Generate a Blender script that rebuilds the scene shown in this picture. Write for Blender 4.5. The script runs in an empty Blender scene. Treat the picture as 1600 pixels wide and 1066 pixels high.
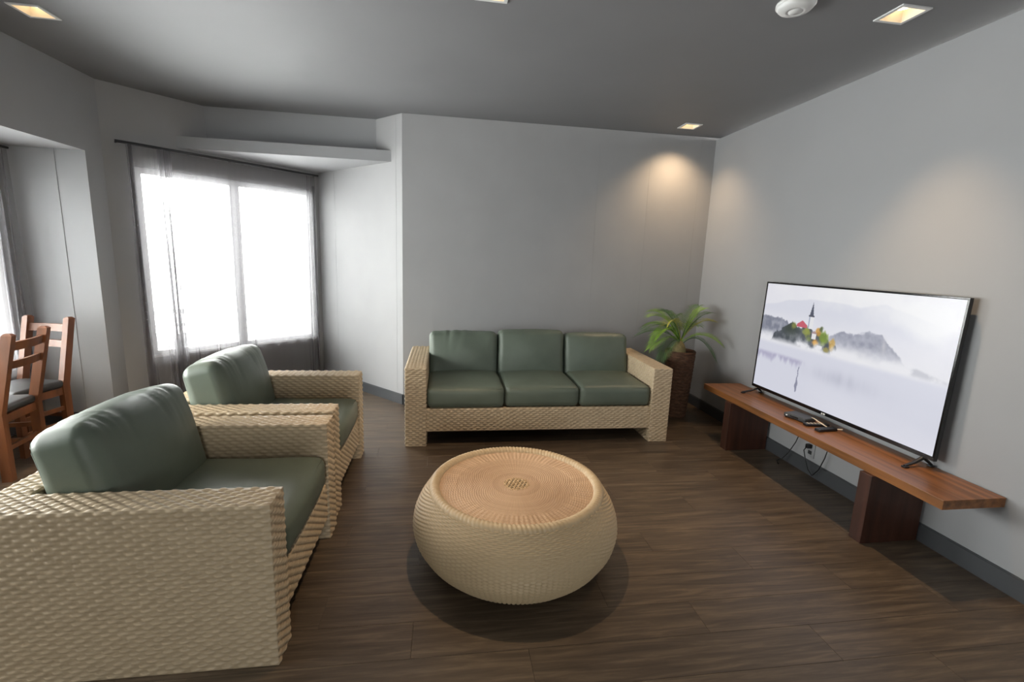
import bpy, bmesh, math, random
import numpy as np
from mathutils import Matrix, Vector
random.seed(7)
RNG = np.random.default_rng(11)
R = math.radians
scene = bpy.context.scene
COL = scene.collection

# ------------------------------------------------------------------ camera
YAW, PITCH, ROLL, FPX = 0.14773, 0.17553, 0.03707, 727.53
f = Vector((math.sin(YAW)*math.cos(PITCH), math.cos(YAW)*math.cos(PITCH), -math.sin(PITCH)))
r0 = Vector((math.cos(YAW), -math.sin(YAW), 0)); u0 = r0.cross(f)
rr = r0*math.cos(ROLL) + u0*math.sin(ROLL); uu = -r0*math.sin(ROLL) + u0*math.cos(ROLL)
cam_d = bpy.data.cameras.new('camera'); cam = bpy.data.objects.new('camera', cam_d); COL.objects.link(cam)
cam.matrix_world = Matrix(((rr.x, uu.x, -f.x, 0), (rr.y, uu.y, -f.y, 0), (rr.z, uu.z, -f.z, 1.5), (0, 0, 0, 1)))
cam_d.sensor_width = 36; cam_d.lens = 36*FPX/1600; cam_d.clip_start = .05
scene.camera = cam

# ------------------------------------------------------------------ sky, exposure
SKY, SPOT_W, EXPO = 26.0, 115.0, 0.0
world = bpy.data.worlds.new('overcast_sky'); scene.world = world; world.use_nodes = True
bg = world.node_tree.nodes['Background']; bg.inputs[0].default_value = (1, .985, .955, 1); bg.inputs[1].default_value = SKY
vs = scene.view_settings
vs.view_transform = 'Standard'; vs.look = 'None'; vs.gamma = 1; vs.exposure = EXPO; vs.use_curve_mapping = False

def portal(name, loc, direction, w, h):
    d = bpy.data.lights.new(name, 'AREA'); d.shape = 'RECTANGLE'; d.size = w; d.size_y = h
    d.cycles.is_portal = True
    o = bpy.data.objects.new(name, d); COL.objects.link(o)
    o.location = loc; o.rotation_euler = Vector(direction).to_track_quat('-Z', 'Z').to_euler()
    return o
portal('sky_portal', (0, -3.2, 1.475), (0, 1, 0), .8, 1.25)
ZC = 2.77                                   # ceiling height
H3 = Vector((-2.74, 4.39, 0)); E1 = Vector((.7071, .7071, 0)); N1 = Vector((.7071, -.7071, 0))   # bay window wall frame
def bay(s, t, z):                           # along the wall, into the room, up
    p = H3 + E1*s + N1*t; return Vector((p.x, p.y, z))
portal('sky_portal', bay(1.0, -.16, 1.33), N1, 1.6, 1.65)
portal('sky_portal', (-3.40, 2.5, 1.3), (1, 0, 0), 1.6, 3.2)

# ------------------------------------------------------------------ helpers
def lin(c):
    return tuple(((v/255)/12.92 if v/255 <= .04045 else ((v/255+.055)/1.055)**2.4) for v in c) + (1,)
def mat(name, col, rough=.6, metal=0, spec=.5, bump=None, tint=None, emit=None):
    """procedural material: base colour, noise tint (scale, amount), noise bump (scale, strength, stretch)"""
    m = bpy.data.materials.new(name); m.use_nodes = True; nt = m.node_tree; N = nt.nodes; L = nt.links
    b = N['Principled BSDF']; b.inputs['Roughness'].default_value = rough; b.inputs['Metallic'].default_value = metal
    b.inputs['Specular IOR Level'].default_value = spec
    b.inputs['Base Color'].default_value = lin(col)
    tc = N.new('ShaderNodeTexCoord')
    if tint:
        n = N.new('ShaderNodeTexNoise'); n.inputs['Scale'].default_value = tint[0]; n.inputs['Detail'].default_value = 5
        mp = N.new('ShaderNodeMapping'); mp.inputs['Scale'].default_value = tint[2] if len(tint) > 2 else (1, 1, 1)
        L.new(tc.outputs['Object'], mp.inputs[0]); L.new(mp.outputs[0], n.inputs['Vector'])
        cr = N.new('ShaderNodeValToRGB'); a = tint[1]
        cr.color_ramp.elements[0].position = .3; cr.color_ramp.elements[1].position = .7
        c = lin(col); cr.color_ramp.elements[0].color = tuple(x*(1-a) for x in c[:3])+(1,)
        cr.color_ramp.elements[1].color = tuple(min(1, x*(1+a)) for x in c[:3])+(1,)
        L.new(n.outputs[0], cr.inputs[0]); L.new(cr.outputs[0], b.inputs['Base Color'])
    if bump:
        n2 = N.new('ShaderNodeTexNoise'); n2.inputs['Scale'].default_value = bump[0]; n2.inputs['Detail'].default_value = 4
        mp2 = N.new('ShaderNodeMapping'); mp2.inputs['Scale'].default_value = bump[2] if len(bump) > 2 else (1, 1, 1)
        L.new(tc.outputs['Object'], mp2.inputs[0]); L.new(mp2.outputs[0], n2.inputs['Vector'])
        bp = N.new('ShaderNodeBump'); bp.inputs['Strength'].default_value = bump[1]; bp.inputs['Distance'].default_value = .004
        L.new(n2.outputs[0], bp.inputs['Height']); L.new(bp.outputs[0], b.inputs['Normal'])
    if emit:
        b.inputs['Emission Color'].default_value = lin(emit[0]); b.inputs['Emission Strength'].default_value = emit[1]
    return m
def link_mesh(name, me, m, parent=None, smooth=False):
    o = bpy.data.objects.new(name, me); COL.objects.link(o)
    if m and not me.materials: me.materials.append(m)
    if smooth: me.polygons.foreach_set('use_smooth', [True]*len(me.polygons))
    if parent: o.parent = parent
    return o
def pyd(name, v, fc, m, parent=None, smooth=False):
    me = bpy.data.meshes.new(name); me.from_pydata([tuple(p) for p in v], [], fc); me.update()
    return link_mesh(name, me, m, parent, smooth)
def bmo(name, bm, m, parent=None, smooth=False):
    bmesh.ops.recalc_face_normals(bm, faces=bm.faces)
    me = bpy.data.meshes.new(name); bm.to_mesh(me); bm.free()
    return link_mesh(name, me, m, parent, smooth)
def bm_box(bm, lo, hi, M=None, bevel=0):
    vs_ = [bm.verts.new((x, y, z)) for x in (lo[0], hi[0]) for y in (lo[1], hi[1]) for z in (lo[2], hi[2])]
    q = [(0, 1, 3, 2), (4, 6, 7, 5), (0, 4, 5, 1), (2, 3, 7, 6), (0, 2, 6, 4), (1, 5, 7, 3)]
    fs = [bm.faces.new([vs_[i] for i in k]) for k in q]
    if bevel:
        es = list({e for fc in fs for e in fc.edges})
        r = bmesh.ops.bevel(bm, geom=es, offset=bevel, segments=2, affect='EDGES', profile=.5)
        vs_ = list({v for v in r['verts']} | {v for v in vs_ if v.is_valid})
    if M: bmesh.ops.transform(bm, matrix=M, verts=[v for v in vs_ if v.is_valid])
def box(name, lo, hi, m, parent=None, bevel=0, M=None):
    bm = bmesh.new(); bm_box(bm, lo, hi, M, bevel); return bmo(name, bm, m, parent)
def bm_prism(bm, poly, z0, z1):
    a = [bm.verts.new((p[0], p[1], z0)) for p in poly]; b = [bm.verts.new((p[0], p[1], z1)) for p in poly]
    bm.faces.new(a); bm.faces.new(b)
    for i in range(len(poly)):
        j = (i+1) % len(poly); bm.faces.new((a[i], a[j], b[j], b[i]))
def prism(name, poly, z0, z1, m, parent=None):
    bm = bmesh.new(); bm_prism(bm, poly, z0, z1); return bmo(name, bm, m, parent)
def bm_tube(bm, pts, rad, n=8, cap=True):
    pts = [Vector(p) for p in pts]; rings = []
    for i, p in enumerate(pts):
        d = (pts[min(i+1, len(pts)-1)] - pts[max(i-1, 0)]).normalized()
        a = d.cross(Vector((0, 0, 1)));
        if a.length < .01: a = d.cross(Vector((0, 1, 0)))
        a.normalize(); b = d.cross(a); rd = rad[i] if isinstance(rad, (list, tuple)) else rad
        rings.append([bm.verts.new(p + (a*math.cos(2*math.pi*k/n) + b*math.sin(2*math.pi*k/n))*rd) for k in range(n)])
    for i in range(len(rings)-1):
        for k in range(n): bm.faces.new((rings[i][k], rings[i][(k+1) % n], rings[i+1][(k+1) % n], rings[i+1][k]))
    if cap: bm.faces.new(rings[0]); bm.faces.new(rings[-1])
def tube(name, pts, rad, m, parent=None, n=8):
    bm = bmesh.new(); bm_tube(bm, pts, rad, n); return bmo(name, bm, m, parent, True)
def lathe(name, prof, m, parent=None, n=40, loc=(0, 0, 0)):
    v = [(loc[0]+r*math.cos(2*math.pi*k/n), loc[1]+r*math.sin(2*math.pi*k/n), loc[2]+z) for r, z in prof for k in range(n)]
    fc = [(i*n+k, i*n+(k+1) % n, (i+1)*n+(k+1) % n, (i+1)*n+k) for i in range(len(prof)-1) for k in range(n)]
    return pyd(name, v, fc, m, parent, True)
def empty(name, loc=(0, 0, 0), rz=0):
    o = bpy.data.objects.new(name, None); COL.objects.link(o); o.location = loc; o.rotation_euler = (0, 0, rz); o.empty_display_size = .1
    return o
def tag(o, label, cat, group=None):
    o['label'] = label; o['category'] = cat
    if group: o['group'] = group
    return o
def struct(o, label=None, cat=None):
    o['kind'] = 'structure'
    if label: o['label'] = label
    if cat: o['category'] = cat
    return o
def copy_tree(o, parent=None):
    c = o.copy(); COL.objects.link(c)
    if parent: c.parent = parent
    for ch in [x for x in bpy.data.objects if x.parent == o]: copy_tree(ch, c)
    return c
class Grid:                                 # many quad grids joined into one mesh, with a tone per vertex
    def __init__(s): s.v = []; s.f = []; s.t = []; s.n = 0
    def add(s, P, tone=None, wrap=False, flip=False):
        nu, nv = P.shape[:2]; idx = np.arange(nu*nv).reshape(nu, nv) + s.n
        if wrap: idx = np.vstack([idx, idx[:1]])
        q = np.stack([idx[:-1, :-1], idx[1:, :-1], idx[1:, 1:], idx[:-1, 1:]], -1).reshape(-1, 4)
        if flip: q = q[:, ::-1]
        s.v.append(P.reshape(-1, 3)); s.f.append(q); s.n += nu*nv
        s.t.append((np.zeros((nu, nv)) if tone is None else tone).reshape(-1))
    def build(s, name, m, parent=None):
        V = np.concatenate(s.v).astype(np.float32); F = np.concatenate(s.f).astype(np.int32); T = np.concatenate(s.t).astype(np.float32)
        me = bpy.data.meshes.new(name); me.vertices.add(len(V)); me.vertices.foreach_set('co', V.ravel())
        me.loops.add(len(F)*4); me.loops.foreach_set('vertex_index', F.ravel())
        me.polygons.add(len(F)); me.polygons.foreach_set('loop_start', np.arange(len(F), dtype=np.int32)*4)
        me.polygons.foreach_set('use_smooth', np.ones(len(F), bool))
        a = me.attributes.new('tone', 'FLOAT', 'POINT'); a.data.foreach_set('value', T)
        me.update(calc_edges=True); me.validate()
        return link_mesh(name, me, m, parent)

# ------------------------------------------------------------------ materials
M = {}
M['wall'] = mat('grey_wallpaper', (150, 150, 151), .75, bump=(260, .22), tint=(3, .03))
M['paint'] = mat('grey_paint', (150, 151, 153), .7, bump=(90, .05), tint=(2, .02))
M['ceiling'] = mat('grey_ceiling_paint', (118, 118, 121), .65, bump=(60, .04), tint=(1.5, .04))
M['base'] = mat('charcoal_skirting', (66, 68, 71), .5, bump=(120, .05))
M['subfloor'] = mat('subfloor', (26, 22, 20), .8, tint=(5, .1))
M['whitemetal'] = mat('white_frame_metal', (214, 215, 216), .4, bump=(200, .02))
M['rod'] = mat('dark_rod_metal', (72, 72, 74), .4, metal=.6, tint=(9, .05))
M['black'] = mat('black_plastic', (22, 22, 24), .35, bump=(300, .03))
M['blackgloss'] = mat('glossy_black_bezel', (14, 14, 16), .15, bump=(50, .005))
M['greyplastic'] = mat('dark_grey_plastic', (48, 50, 52), .45, bump=(300, .05))
M['whiteplastic'] = mat('white_plastic', (215, 216, 216), .45, bump=(200, .02))
M['greyplate'] = mat('grey_socket_plate', (150, 151, 153), .5, bump=(200, .02))
M['cream'] = mat('cream_rubber_cable', (214, 196, 170), .5, tint=(30, .05))
M['redwood'] = mat('red_brown_timber', (128, 82, 44), .36, bump=(40, .25, (1, .06, 1)), tint=(34, .42, (1, .05, 1)))
M['redwood_leg'] = mat('shaded_red_timber', (66, 38, 27), .45, bump=(40, .25, (1, 1, .08)), tint=(22, .3, (1, 1, .08)))  # bench timber darkened on the legs, shade under the top put into the colour
M['chairwood'] = mat('honey_brown_wood', (106, 63, 35), .42, bump=(40, .15, (1, 1, .1)), tint=(18, .25, (1, 1, .1)))
M['seatpad'] = mat('charcoal_seat_vinyl', (52, 54, 56), .4, bump=(150, .08))
M['vinyl'] = mat('sage_green_vinyl', (97, 107, 95), .45, spec=.5, bump=(420, .12), tint=(7, .09))
M['potfibre'] = mat('brown_palm_fibre', (92, 64, 46), .85, bump=(70, .9, (1, 1, 4)), tint=(24, .45, (1, 1, 3)))
M['stump'] = mat('pale_palm_stump', (128, 116, 78), .8, bump=(60, .6), tint=(30, .3))
M['soil'] = mat('dark_soil', (36, 26, 20), .95, bump=(90, 1), tint=(60, .4))
def leaf_mat(name, c):
    m = mat(name, c, .45, bump=(60, .1), tint=(14, .3)); b = m.node_tree.nodes['Principled BSDF']
    b.inputs['Subsurface Weight'].default_value = 0; return m
M['leaf'] = leaf_mat('palm_green', (122, 160, 50)); M['leafdark'] = leaf_mat('palm_dark_green', (66, 100, 54)); M['leafyellow'] = leaf_mat('palm_yellow_green', (150, 148, 62))
# woven resin: two straw tones, one per strand
def wicker_mat(name, c0, c1, rough=.45):
    m = mat(name, c0, rough, bump=(500, .1)); nt = m.node_tree; N = nt.nodes; L = nt.links
    at = N.new('ShaderNodeAttribute'); at.attribute_name = 'tone'
    cr = N.new('ShaderNodeValToRGB'); cr.color_ramp.elements[0].color = lin(c0); cr.color_ramp.elements[1].color = lin(c1)
    L.new(at.outputs['Fac'], cr.inputs[0]); L.new(cr.outputs[0], N['Principled BSDF'].inputs['Base Color'])
    return m
M['wicker'] = wicker_mat('straw_resin_wicker', (176, 156, 128), (204, 184, 154))
M['rattan'] = wicker_mat('natural_rattan_weave', (178, 156, 122), (206, 184, 150), .5)
M['rattanlid'] = wicker_mat('tan_rattan_lid', (168, 136, 108), (214, 184, 152), .5)
M['rattancentre'] = mat('pale_rattan_strips', (196, 166, 126), .5, tint=(60, .2), bump=(300, .1))
# timber-look floor planks: grain along X, own shade per plank
def floor_mat():
    m = mat('dark_brown_vinyl_plank', (70, 54, 43), .38); nt = m.node_tree; N = nt.nodes; L = nt.links; b = N['Principled BSDF']
    tc = N.new('ShaderNodeTexCoord'); oi = N.new('ShaderNodeObjectInfo')
    sc = N.new('ShaderNodeVectorMath'); sc.operation = 'SCALE'; sc.inputs[0].default_value = (17, 31, 5); L.new(oi.outputs['Random'], sc.inputs['Scale'])
    ad = N.new('ShaderNodeVectorMath'); ad.operation = 'ADD'; L.new(tc.outputs['Object'], ad.inputs[0]); L.new(sc.outputs[0], ad.inputs[1])
    mp = N.new('ShaderNodeMapping'); mp.inputs['Scale'].default_value = (1.1, 15, 1); L.new(ad.outputs[0], mp.inputs[0])
    n1 = N.new('ShaderNodeTexNoise'); n1.inputs['Scale'].default_value = 2.4; n1.inputs['Detail'].default_value = 8; n1.inputs['Roughness'].default_value = .65; n1.inputs['Distortion'].default_value = .6
    L.new(mp.outputs[0], n1.inputs['Vector'])
    cr = N.new('ShaderNodeValToRGB'); e = cr.color_ramp.elements
    e[0].position = .28; e[0].color = lin((58, 49, 41)); e[1].position = .72; e[1].color = lin((114, 98, 80))
    x = e.new(.5); x.color = lin((83, 70, 57)); L.new(n1.outputs[0], cr.inputs[0])
    hs = N.new('ShaderNodeHueSaturation'); mr = N.new('ShaderNodeMapRange'); mr.inputs['To Min'].default_value = .92; mr.inputs['To Max'].default_value = 1.08
    L.new(oi.outputs['Random'], mr.inputs[0]); L.new(mr.outputs[0], hs.inputs['Value']); L.new(cr.outputs[0], hs.inputs['Color'])
    L.new(hs.outputs[0], b.inputs['Base Color'])
    bp = N.new('ShaderNodeBump'); bp.inputs['Strength'].default_value = .12; bp.inputs['Distance'].default_value = .003
    L.new(n1.outputs[0], bp.inputs['Height']); L.new(bp.outputs[0], b.inputs['Normal'])
    return m
M['plank'] = floor_mat()
def sheer_mat():
    m = bpy.data.materials.new('sheer_grey_voile'); m.use_nodes = True; nt = m.node_tree; N = nt.nodes; L = nt.links
    N.remove(N['Principled BSDF']); out = N['Material Output']
    tr = N.new('ShaderNodeBsdfTransparent'); tl = N.new('ShaderNodeBsdfTranslucent'); df = N.new('ShaderNodeBsdfDiffuse')
    tl.inputs[0].default_value = lin((180, 178, 181)); df.inputs[0].default_value = lin((150, 148, 152))
    m1 = N.new('ShaderNodeMixShader'); m1.inputs[0].default_value = .5; L.new(tl.outputs[0], m1.inputs[1]); L.new(df.outputs[0], m1.inputs[2])
    tc = N.new('ShaderNodeTexCoord'); n = N.new('ShaderNodeTexNoise'); n.inputs['Scale'].default_value = 90
    L.new(tc.outputs['Object'], n.inputs['Vector'])
    mr = N.new('ShaderNodeMapRange'); mr.inputs['To Min'].default_value = .41; mr.inputs['To Max'].default_value = .49; L.new(n.outputs[0], mr.inputs[0])
    m2 = N.new('ShaderNodeMixShader'); L.new(mr.outputs[0], m2.inputs[0]); L.new(tr.outputs[0], m2.inputs[1]); L.new(m1.outputs[0], m2.inputs[2])
    L.new(m2.outputs[0], out.inputs[0]); return m
M['sheer'] = sheer_mat()
def glass_mat():
    m = bpy.data.materials.new('window_glass'); m.use_nodes = True; nt = m.node_tree; N = nt.nodes; L = nt.links
    N.remove(N['Principled BSDF']); out = N['Material Output']
    tr = N.new('ShaderNodeBsdfTransparent'); tr.inputs[0].default_value = (.95, .97, .97, 1); gl = N.new('ShaderNodeBsdfGlossy'); gl.inputs['Roughness'].default_value = .02
    fr = N.new('ShaderNodeFresnel'); fr.inputs[0].default_value = 1.3
    mx = N.new('ShaderNodeMixShader'); L.new(fr.outputs[0], mx.inputs[0]); L.new(tr.outputs[0], mx.inputs[1]); L.new(gl.outputs[0], mx.inputs[2])
    L.new(mx.outputs[0], out.inputs[0]); return m
M['glass'] = glass_mat()

# ------------------------------------------------------------------ the shell
XW, YB = 2.70, 4.65
P2 = (-.40, 4.65); P4 = (-1.415, 5.715)
o = struct(box('wall_right', (XW, -3.1, -.02), (XW+.15, YB+.15, ZC-.02), M['paint']))
wb = struct(box('wall_back', (P2[0]+.004, YB, -.02), (XW+.15, YB+.15, ZC+.02), M['wall']))
wbay = struct(prism('wall_bay_side', [P2, P4, (P4[0]+.09, P4[1]+.09), (P2[0]+.004, YB+.15), (P2[0]+.01, YB)], -.02, ZC+.02, M['wall']))
# wallpaper drops, 53 cm wide, a hair proud of each other
def drops(parent, a, b, n_, edges):
    a = Vector((a[0], a[1], 0)); b = Vector((b[0], b[1], 0)); n_ = Vector(n_); d = (b-a).normalized(); L_ = (b-a).length
    for i in range(len(edges)-1):
        s0, s1 = max(edges[i], 0)+.0006, min(edges[i+1], L_)-.0006
        lift = .0012 + .0007*(i % 2)
        q = [a+d*s0, a+d*s1, a+d*s1+n_*lift, a+d*s0+n_*lift]
        prism('wallpaper_drop', [(p.x, p.y) for p in q], .104, ZC-.001, M['wall'], parent)
drops(wb, P2, (XW, YB), (0, -1, 0), [0, .30, .83, 1.36, 1.89, 2.42, 2.95, 3.1])
drops(wbay, P2, P4, (-.7071, -.69, 0), [0, .09, .62, 1.15, 1.47])
# bay window wall with its opening
bm = bmesh.new()
LW = 1.90; WS0, WS1, WZ0, WZ1 = .20, 1.79, .50, 2.15
def bay_box(bm, s0, s1, t0, t1, z0, z1):
    bm_prism(bm, [bay(s0, t0, 0)[:2], bay(s1, t0, 0)[:2], bay(s1, t1, 0)[:2], bay(s0, t1, 0)[:2]], z0, z1)
for a in ((0, WS0, -.02, ZC+.02), (WS1, LW, -.02, ZC+.02), (WS0, WS1, -.02, WZ0), (WS0, WS1, WZ1, ZC+.02)):
    bay_box(bm, a[0], a[1], 0, -.14, a[2], a[3])
struct(bmo('wall_bay_window', bm, M['wall']))
# header across the bay, its ledge, and the low bay ceiling
def wx(y): return y - 7.13                   # x of the bay window wall at y
def sx(y): return P2[0] - (y-YB)*(P2[0]-P4[0])/(P4[1]-YB)   # x of the bay side wall at y
struct(prism('wall_header', [(wx(4.93)-.03, 4.93), (sx(4.93)+.03, 4.93), (sx(5.05)+.03, 5.05), (wx(5.05)-.03, 5.05)], 2.40, ZC+.02, M['paint']))
bm = bmesh.new(); y0 = 4.765
bm_prism(bm, [(wx(y0)-.02, y0), (sx(y0)+.02, y0), (sx(5.0)+.02, 5.0), (P4[0]+.02, P4[1]), (P4[0], P4[1]+.03), (wx(5.0)-.02, 5.0)], 2.36, 2.462)
struct(bmo('ceiling_bay', bm, M['paint']))
# left side: pillar, beam over the window recess, recess walls
struct(prism('wall_pillar', [(-2.74, 4.20), (-2.74, 4.39), (-2.84, 4.49), (-3.46, 4.49), (-3.46, 4.20)], -.02, ZC+.02, M['paint']))
struct(box('wall_recess_end', (-3.2, 4.1965, 0), (-2.952, 4.203, 2.197), M['paint']))
struct(box('wall_beam_left', (-3.46, .8, 2.197), (-2.74, 4.20, ZC+.02), M['paint']))
bm = bmesh.new()
bm_box(bm, (-3.46, .8, -.02), (-3.32, 4.22, .5)); bm_box(bm, (-3.46, .8, 2.0), (-3.32, 4.22, 2.2)); bm_box(bm, (-3.46, .8, .5), (-3.32, .95, 2.0)); bm_box(bm, (-3.46, 4.05, .5), (-3.32, 4.22, 2.0))
struct(bmo('wall_recess_window', bm, M['paint']))
struct(box('wall_left', (-3.46, -3.1, -.02), (-2.74, .8, ZC+.02), M['paint']))
bm = bmesh.new(); BW = (-.4, .4, .85, 2.1)  # opening for the added fill-light window behind the camera
bm_box(bm, (-3.46, -3.15, -.02), (BW[0], -3.0, ZC+.02)); bm_box(bm, (BW[1], -3.15, -.02), (2.85, -3.0, ZC+.02))
bm_box(bm, (BW[0], -3.15, -.02), (BW[1], -3.0, BW[2])); bm_box(bm, (BW[0], -3.15, BW[3]), (BW[1], -3.0, ZC+.02))
struct(bmo('wall_front', bm, M['paint']))
# ceiling with square openings for the recessed lamps
LAMPS = [(2.240, 4.335), (2.243, 2.277), (-2.297, 3.254), (.215, 2.515)]
HW = .067
xs = sorted({-3.5, 2.9} | {round(x+s*HW, 4) for x, y in LAMPS for s in (-1, 1)}); ys = sorted({-3.2, 6.0} | {round(y+s*HW, 4) for x, y in LAMPS for s in (-1, 1)})
bm = bmesh.new(); vv = {}
def cv(i, j):
    if (i, j) not in vv: vv[i, j] = bm.verts.new((xs[i], ys[j], ZC))
    return vv[i, j]
for i in range(len(xs)-1):
    for j in range(len(ys)-1):
        cx, cy = (xs[i]+xs[i+1])/2, (ys[j]+ys[j+1])/2
        if any(abs(cx-x) < HW and abs(cy-y) < HW for x, y in LAMPS): continue
        bm.faces.new((cv(i, j), cv(i, j+1), cv(i+1, j+1), cv(i+1, j)))
ext = bmesh.ops.extrude_face_region(bm, geom=list(bm.faces))
bmesh.ops.translate(bm, verts=[g for g in ext['geom'] if isinstance(g, bmesh.types.BMVert)], vec=(0, 0, .03))
struct(bmo('ceiling', bm, M['ceiling']))
struct(box('ceiling_slab', (-3.5, -3.2, ZC+.16), (2.9, 6.0, ZC+.26), M['ceiling']))
# skirting boards
def skirting(name, a, b, n_, th=.014, h=.104):
    a = Vector(a+(0,)); b = Vector(b+(0,)); n_ = Vector(n_+(0,)).normalized()
    bm = bmesh.new(); q = [a, b, b+n_*th, a+n_*th]; bm_prism(bm, [(p.x, p.y) for p in q], 0, h-.006)
    q = [a, b, b+n_*(th-.005), a+n_*(th-.005)]; bm_prism(bm, [(p.x, p.y) for p in q], h-.006, h)
    struct(bmo(name, bm, M['base']))
skirting('baseboard_right', (XW, -3.0), (XW, YB), (-1, 0))
skirting('baseboard_back', (P2[0]+.0, YB), (XW-.014, YB), (0, -1))
skirting('baseboard_bay_side', P2, P4, (-.72, -.69))
skirting('baseboard_bay_window', (H3.x, H3.y), P4, (N1.x, N1.y))
skirting('baseboard_pillar', (-2.74, 4.186), (-2.74, 4.39), (1, 0))
skirting('baseboard_recess_end', (-3.30, 4.1965), (-2.74, 4.1965), (0, -1))
skirting('baseboard_recess', (-3.32, .82), (-3.32, 4.186), (1, 0))
# floor: slab and planks
fl = struct(box('floor', (-3.5, -3.2, -.12), (2.9, 6.0, -.007), M['subfloor']))
PW, PL, meshes = .182, 1.22, {}
def plank_mesh(l):
    k = round(l, 3)
    if k not in meshes:
        bm = bmesh.new(); g = .0003; c = .0009
        lo = [(g, g), (k-g, g), (k-g, PW-g), (g, PW-g)]; hi = [(g+c, g+c), (k-g-c, g+c), (k-g-c, PW-g-c), (g+c, PW-g-c)]
        a = [bm.verts.new((x, y, -.007)) for x, y in lo]; b_ = [bm.verts.new((x, y, -.0007)) for x, y in lo]; t = [bm.verts.new((x, y, 0)) for x, y in hi]
        for A, B in ((a, b_), (b_, t)):
            for i in range(4): bm.faces.new((A[i], A[(i+1) % 4], B[(i+1) % 4], B[i]))
        bm.faces.new(t); bmesh.ops.recalc_face_normals(bm, faces=bm.faces)
        me = bpy.data.meshes.new('plank'); bm.to_mesh(me); bm.free(); me.materials.append(M['plank']); meshes[k] = me
    return meshes[k]
y = -3.0; row = 0
while y < 5.70:
    yc = y+PW
    x1 = XW if yc <= YB+.01 else sx(y)
    x0 = -2.74 if yc < .8 else (-3.32 if y < 4.2 else wx(y))
    x = x0 - (0 if row % 3 == 0 else PL*(.37 if row % 3 == 1 else .68))
    while x < x1:
        a, b_ = max(x, x0), min(x+PL, x1)
        if b_-a > .05:
            p = bpy.data.objects.new('floor_plank', plank_mesh(b_-a)); COL.objects.link(p); p.parent = fl; p.location = (a, y, 0)
        x += PL
    y += PW; row += 1

# ------------------------------------------------------------------ windows
def window(name, T, w, z0, z1, nmull):
    """T(s,t,z): along, outward, up"""
    root = struct(empty(name, T(w/2, .07, z0)))
    def bb(nm, s0, s1, t0, t1, a, b, m, par=root):
        v = [T(s, t, z) for s in (s0, s1) for t in (t0, t1) for z in (a, b)]
        pi = par.matrix_world.inverted() if par else Matrix()
        off = Vector(root.location)
        bm = bmesh.new(); V = [bm.verts.new(Vector(p)-off) for p in v]
        for k in [(0, 1, 3, 2), (4, 6, 7, 5), (0, 4, 5, 1), (2, 3, 7, 6), (0, 2, 6, 4), (1, 5, 7, 3)]: bm.faces.new([V[i] for i in k])
        return bmo(nm, bm, m, par)
    t0, t1 = .03, .09; fw = .05
    bb('window_frame', 0, fw, t0, t1, z0, z1, M['whitemetal']); bb('window_frame', w-fw, w, t0, t1, z0, z1, M['whitemetal'])
    bb('window_frame', fw, w-fw, t0, t1, z0, z0+fw, M['whitemetal']); bb('window_frame', fw, w-fw, t0, t1, z1-fw, z1, M['whitemetal'])
    for k in range(1, nmull+1):
        c = w*k/(nmull+1); bb('mullion', c-.045, c+.045, t0+.005, t1-.005, z0+fw, z1-fw, M['whitemetal'])
    for k in range(nmull+1):
        a = w*k/(nmull+1) + (.045 if k else fw); b = w*(k+1)/(nmull+1) - (.045 if k < nmull else fw)
        bb('pane', a, b, .058, .062, z0+fw, z1-fw, M['glass'])
    bb('window_sill', -.0, w, -.015, t0, z0-.0, z0+.018, M['whitemetal'])
    return root
w1 = window('window_1', lambda s, t, z: bay(WS0+s, -t, z), WS1-WS0, WZ0, WZ1, 1)
window('window_2', lambda s, t, z: Vector((-3.32-t, 4.05-s, z)), 3.10, .5, 2.0, 2)
window('added_rear_window', lambda s, t, z: Vector((BW[0]+s, -3.0-t, z)), BW[1]-BW[0], BW[2], BW[3], 0)  # unseen rear window, added to light the camera-facing surfaces
bm = bmesh.new(); bay_box(bm, WS1+.002, WS1+.03, .003, -.002, WZ0, WZ1+.06); bmesh.ops.translate(bm, verts=bm.verts, vec=-Vector(w1.location)); bmo('gap_shade_strip', bm, M['rod'], w1)  # dark strip standing in for the shaded gap between curtain and wall
# balcony railing outside the bay window
rail = tag(empty('balcony_railing', bay(1.0, -1.15, 0)), 'pale metal balcony railing outside the bay window', 'railing'); ro = Vector(rail.location)
def outb(nm, s0, s1, t0, t1, z0, z1):
    bm = bmesh.new(); bay_box(bm, s0, s1, t0, t1, z0, z1); bmesh.ops.translate(bm, verts=bm.verts, vec=-ro); bmo(nm, bm, M['whitemetal'], rail)
outb('top_rail', -1.6, 2.6, -1.12, -1.18, .74, .79); outb('lower_rail', -1.6, 2.6, -1.13, -1.17, .60, .63); outb('kerb', -1.6, 2.6, -1.08, -1.22, 0, .52)
for k in range(8): outb('baluster', -1.5+k*.57, -1.47+k*.57, -1.135, -1.165, .52, .74)

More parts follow.
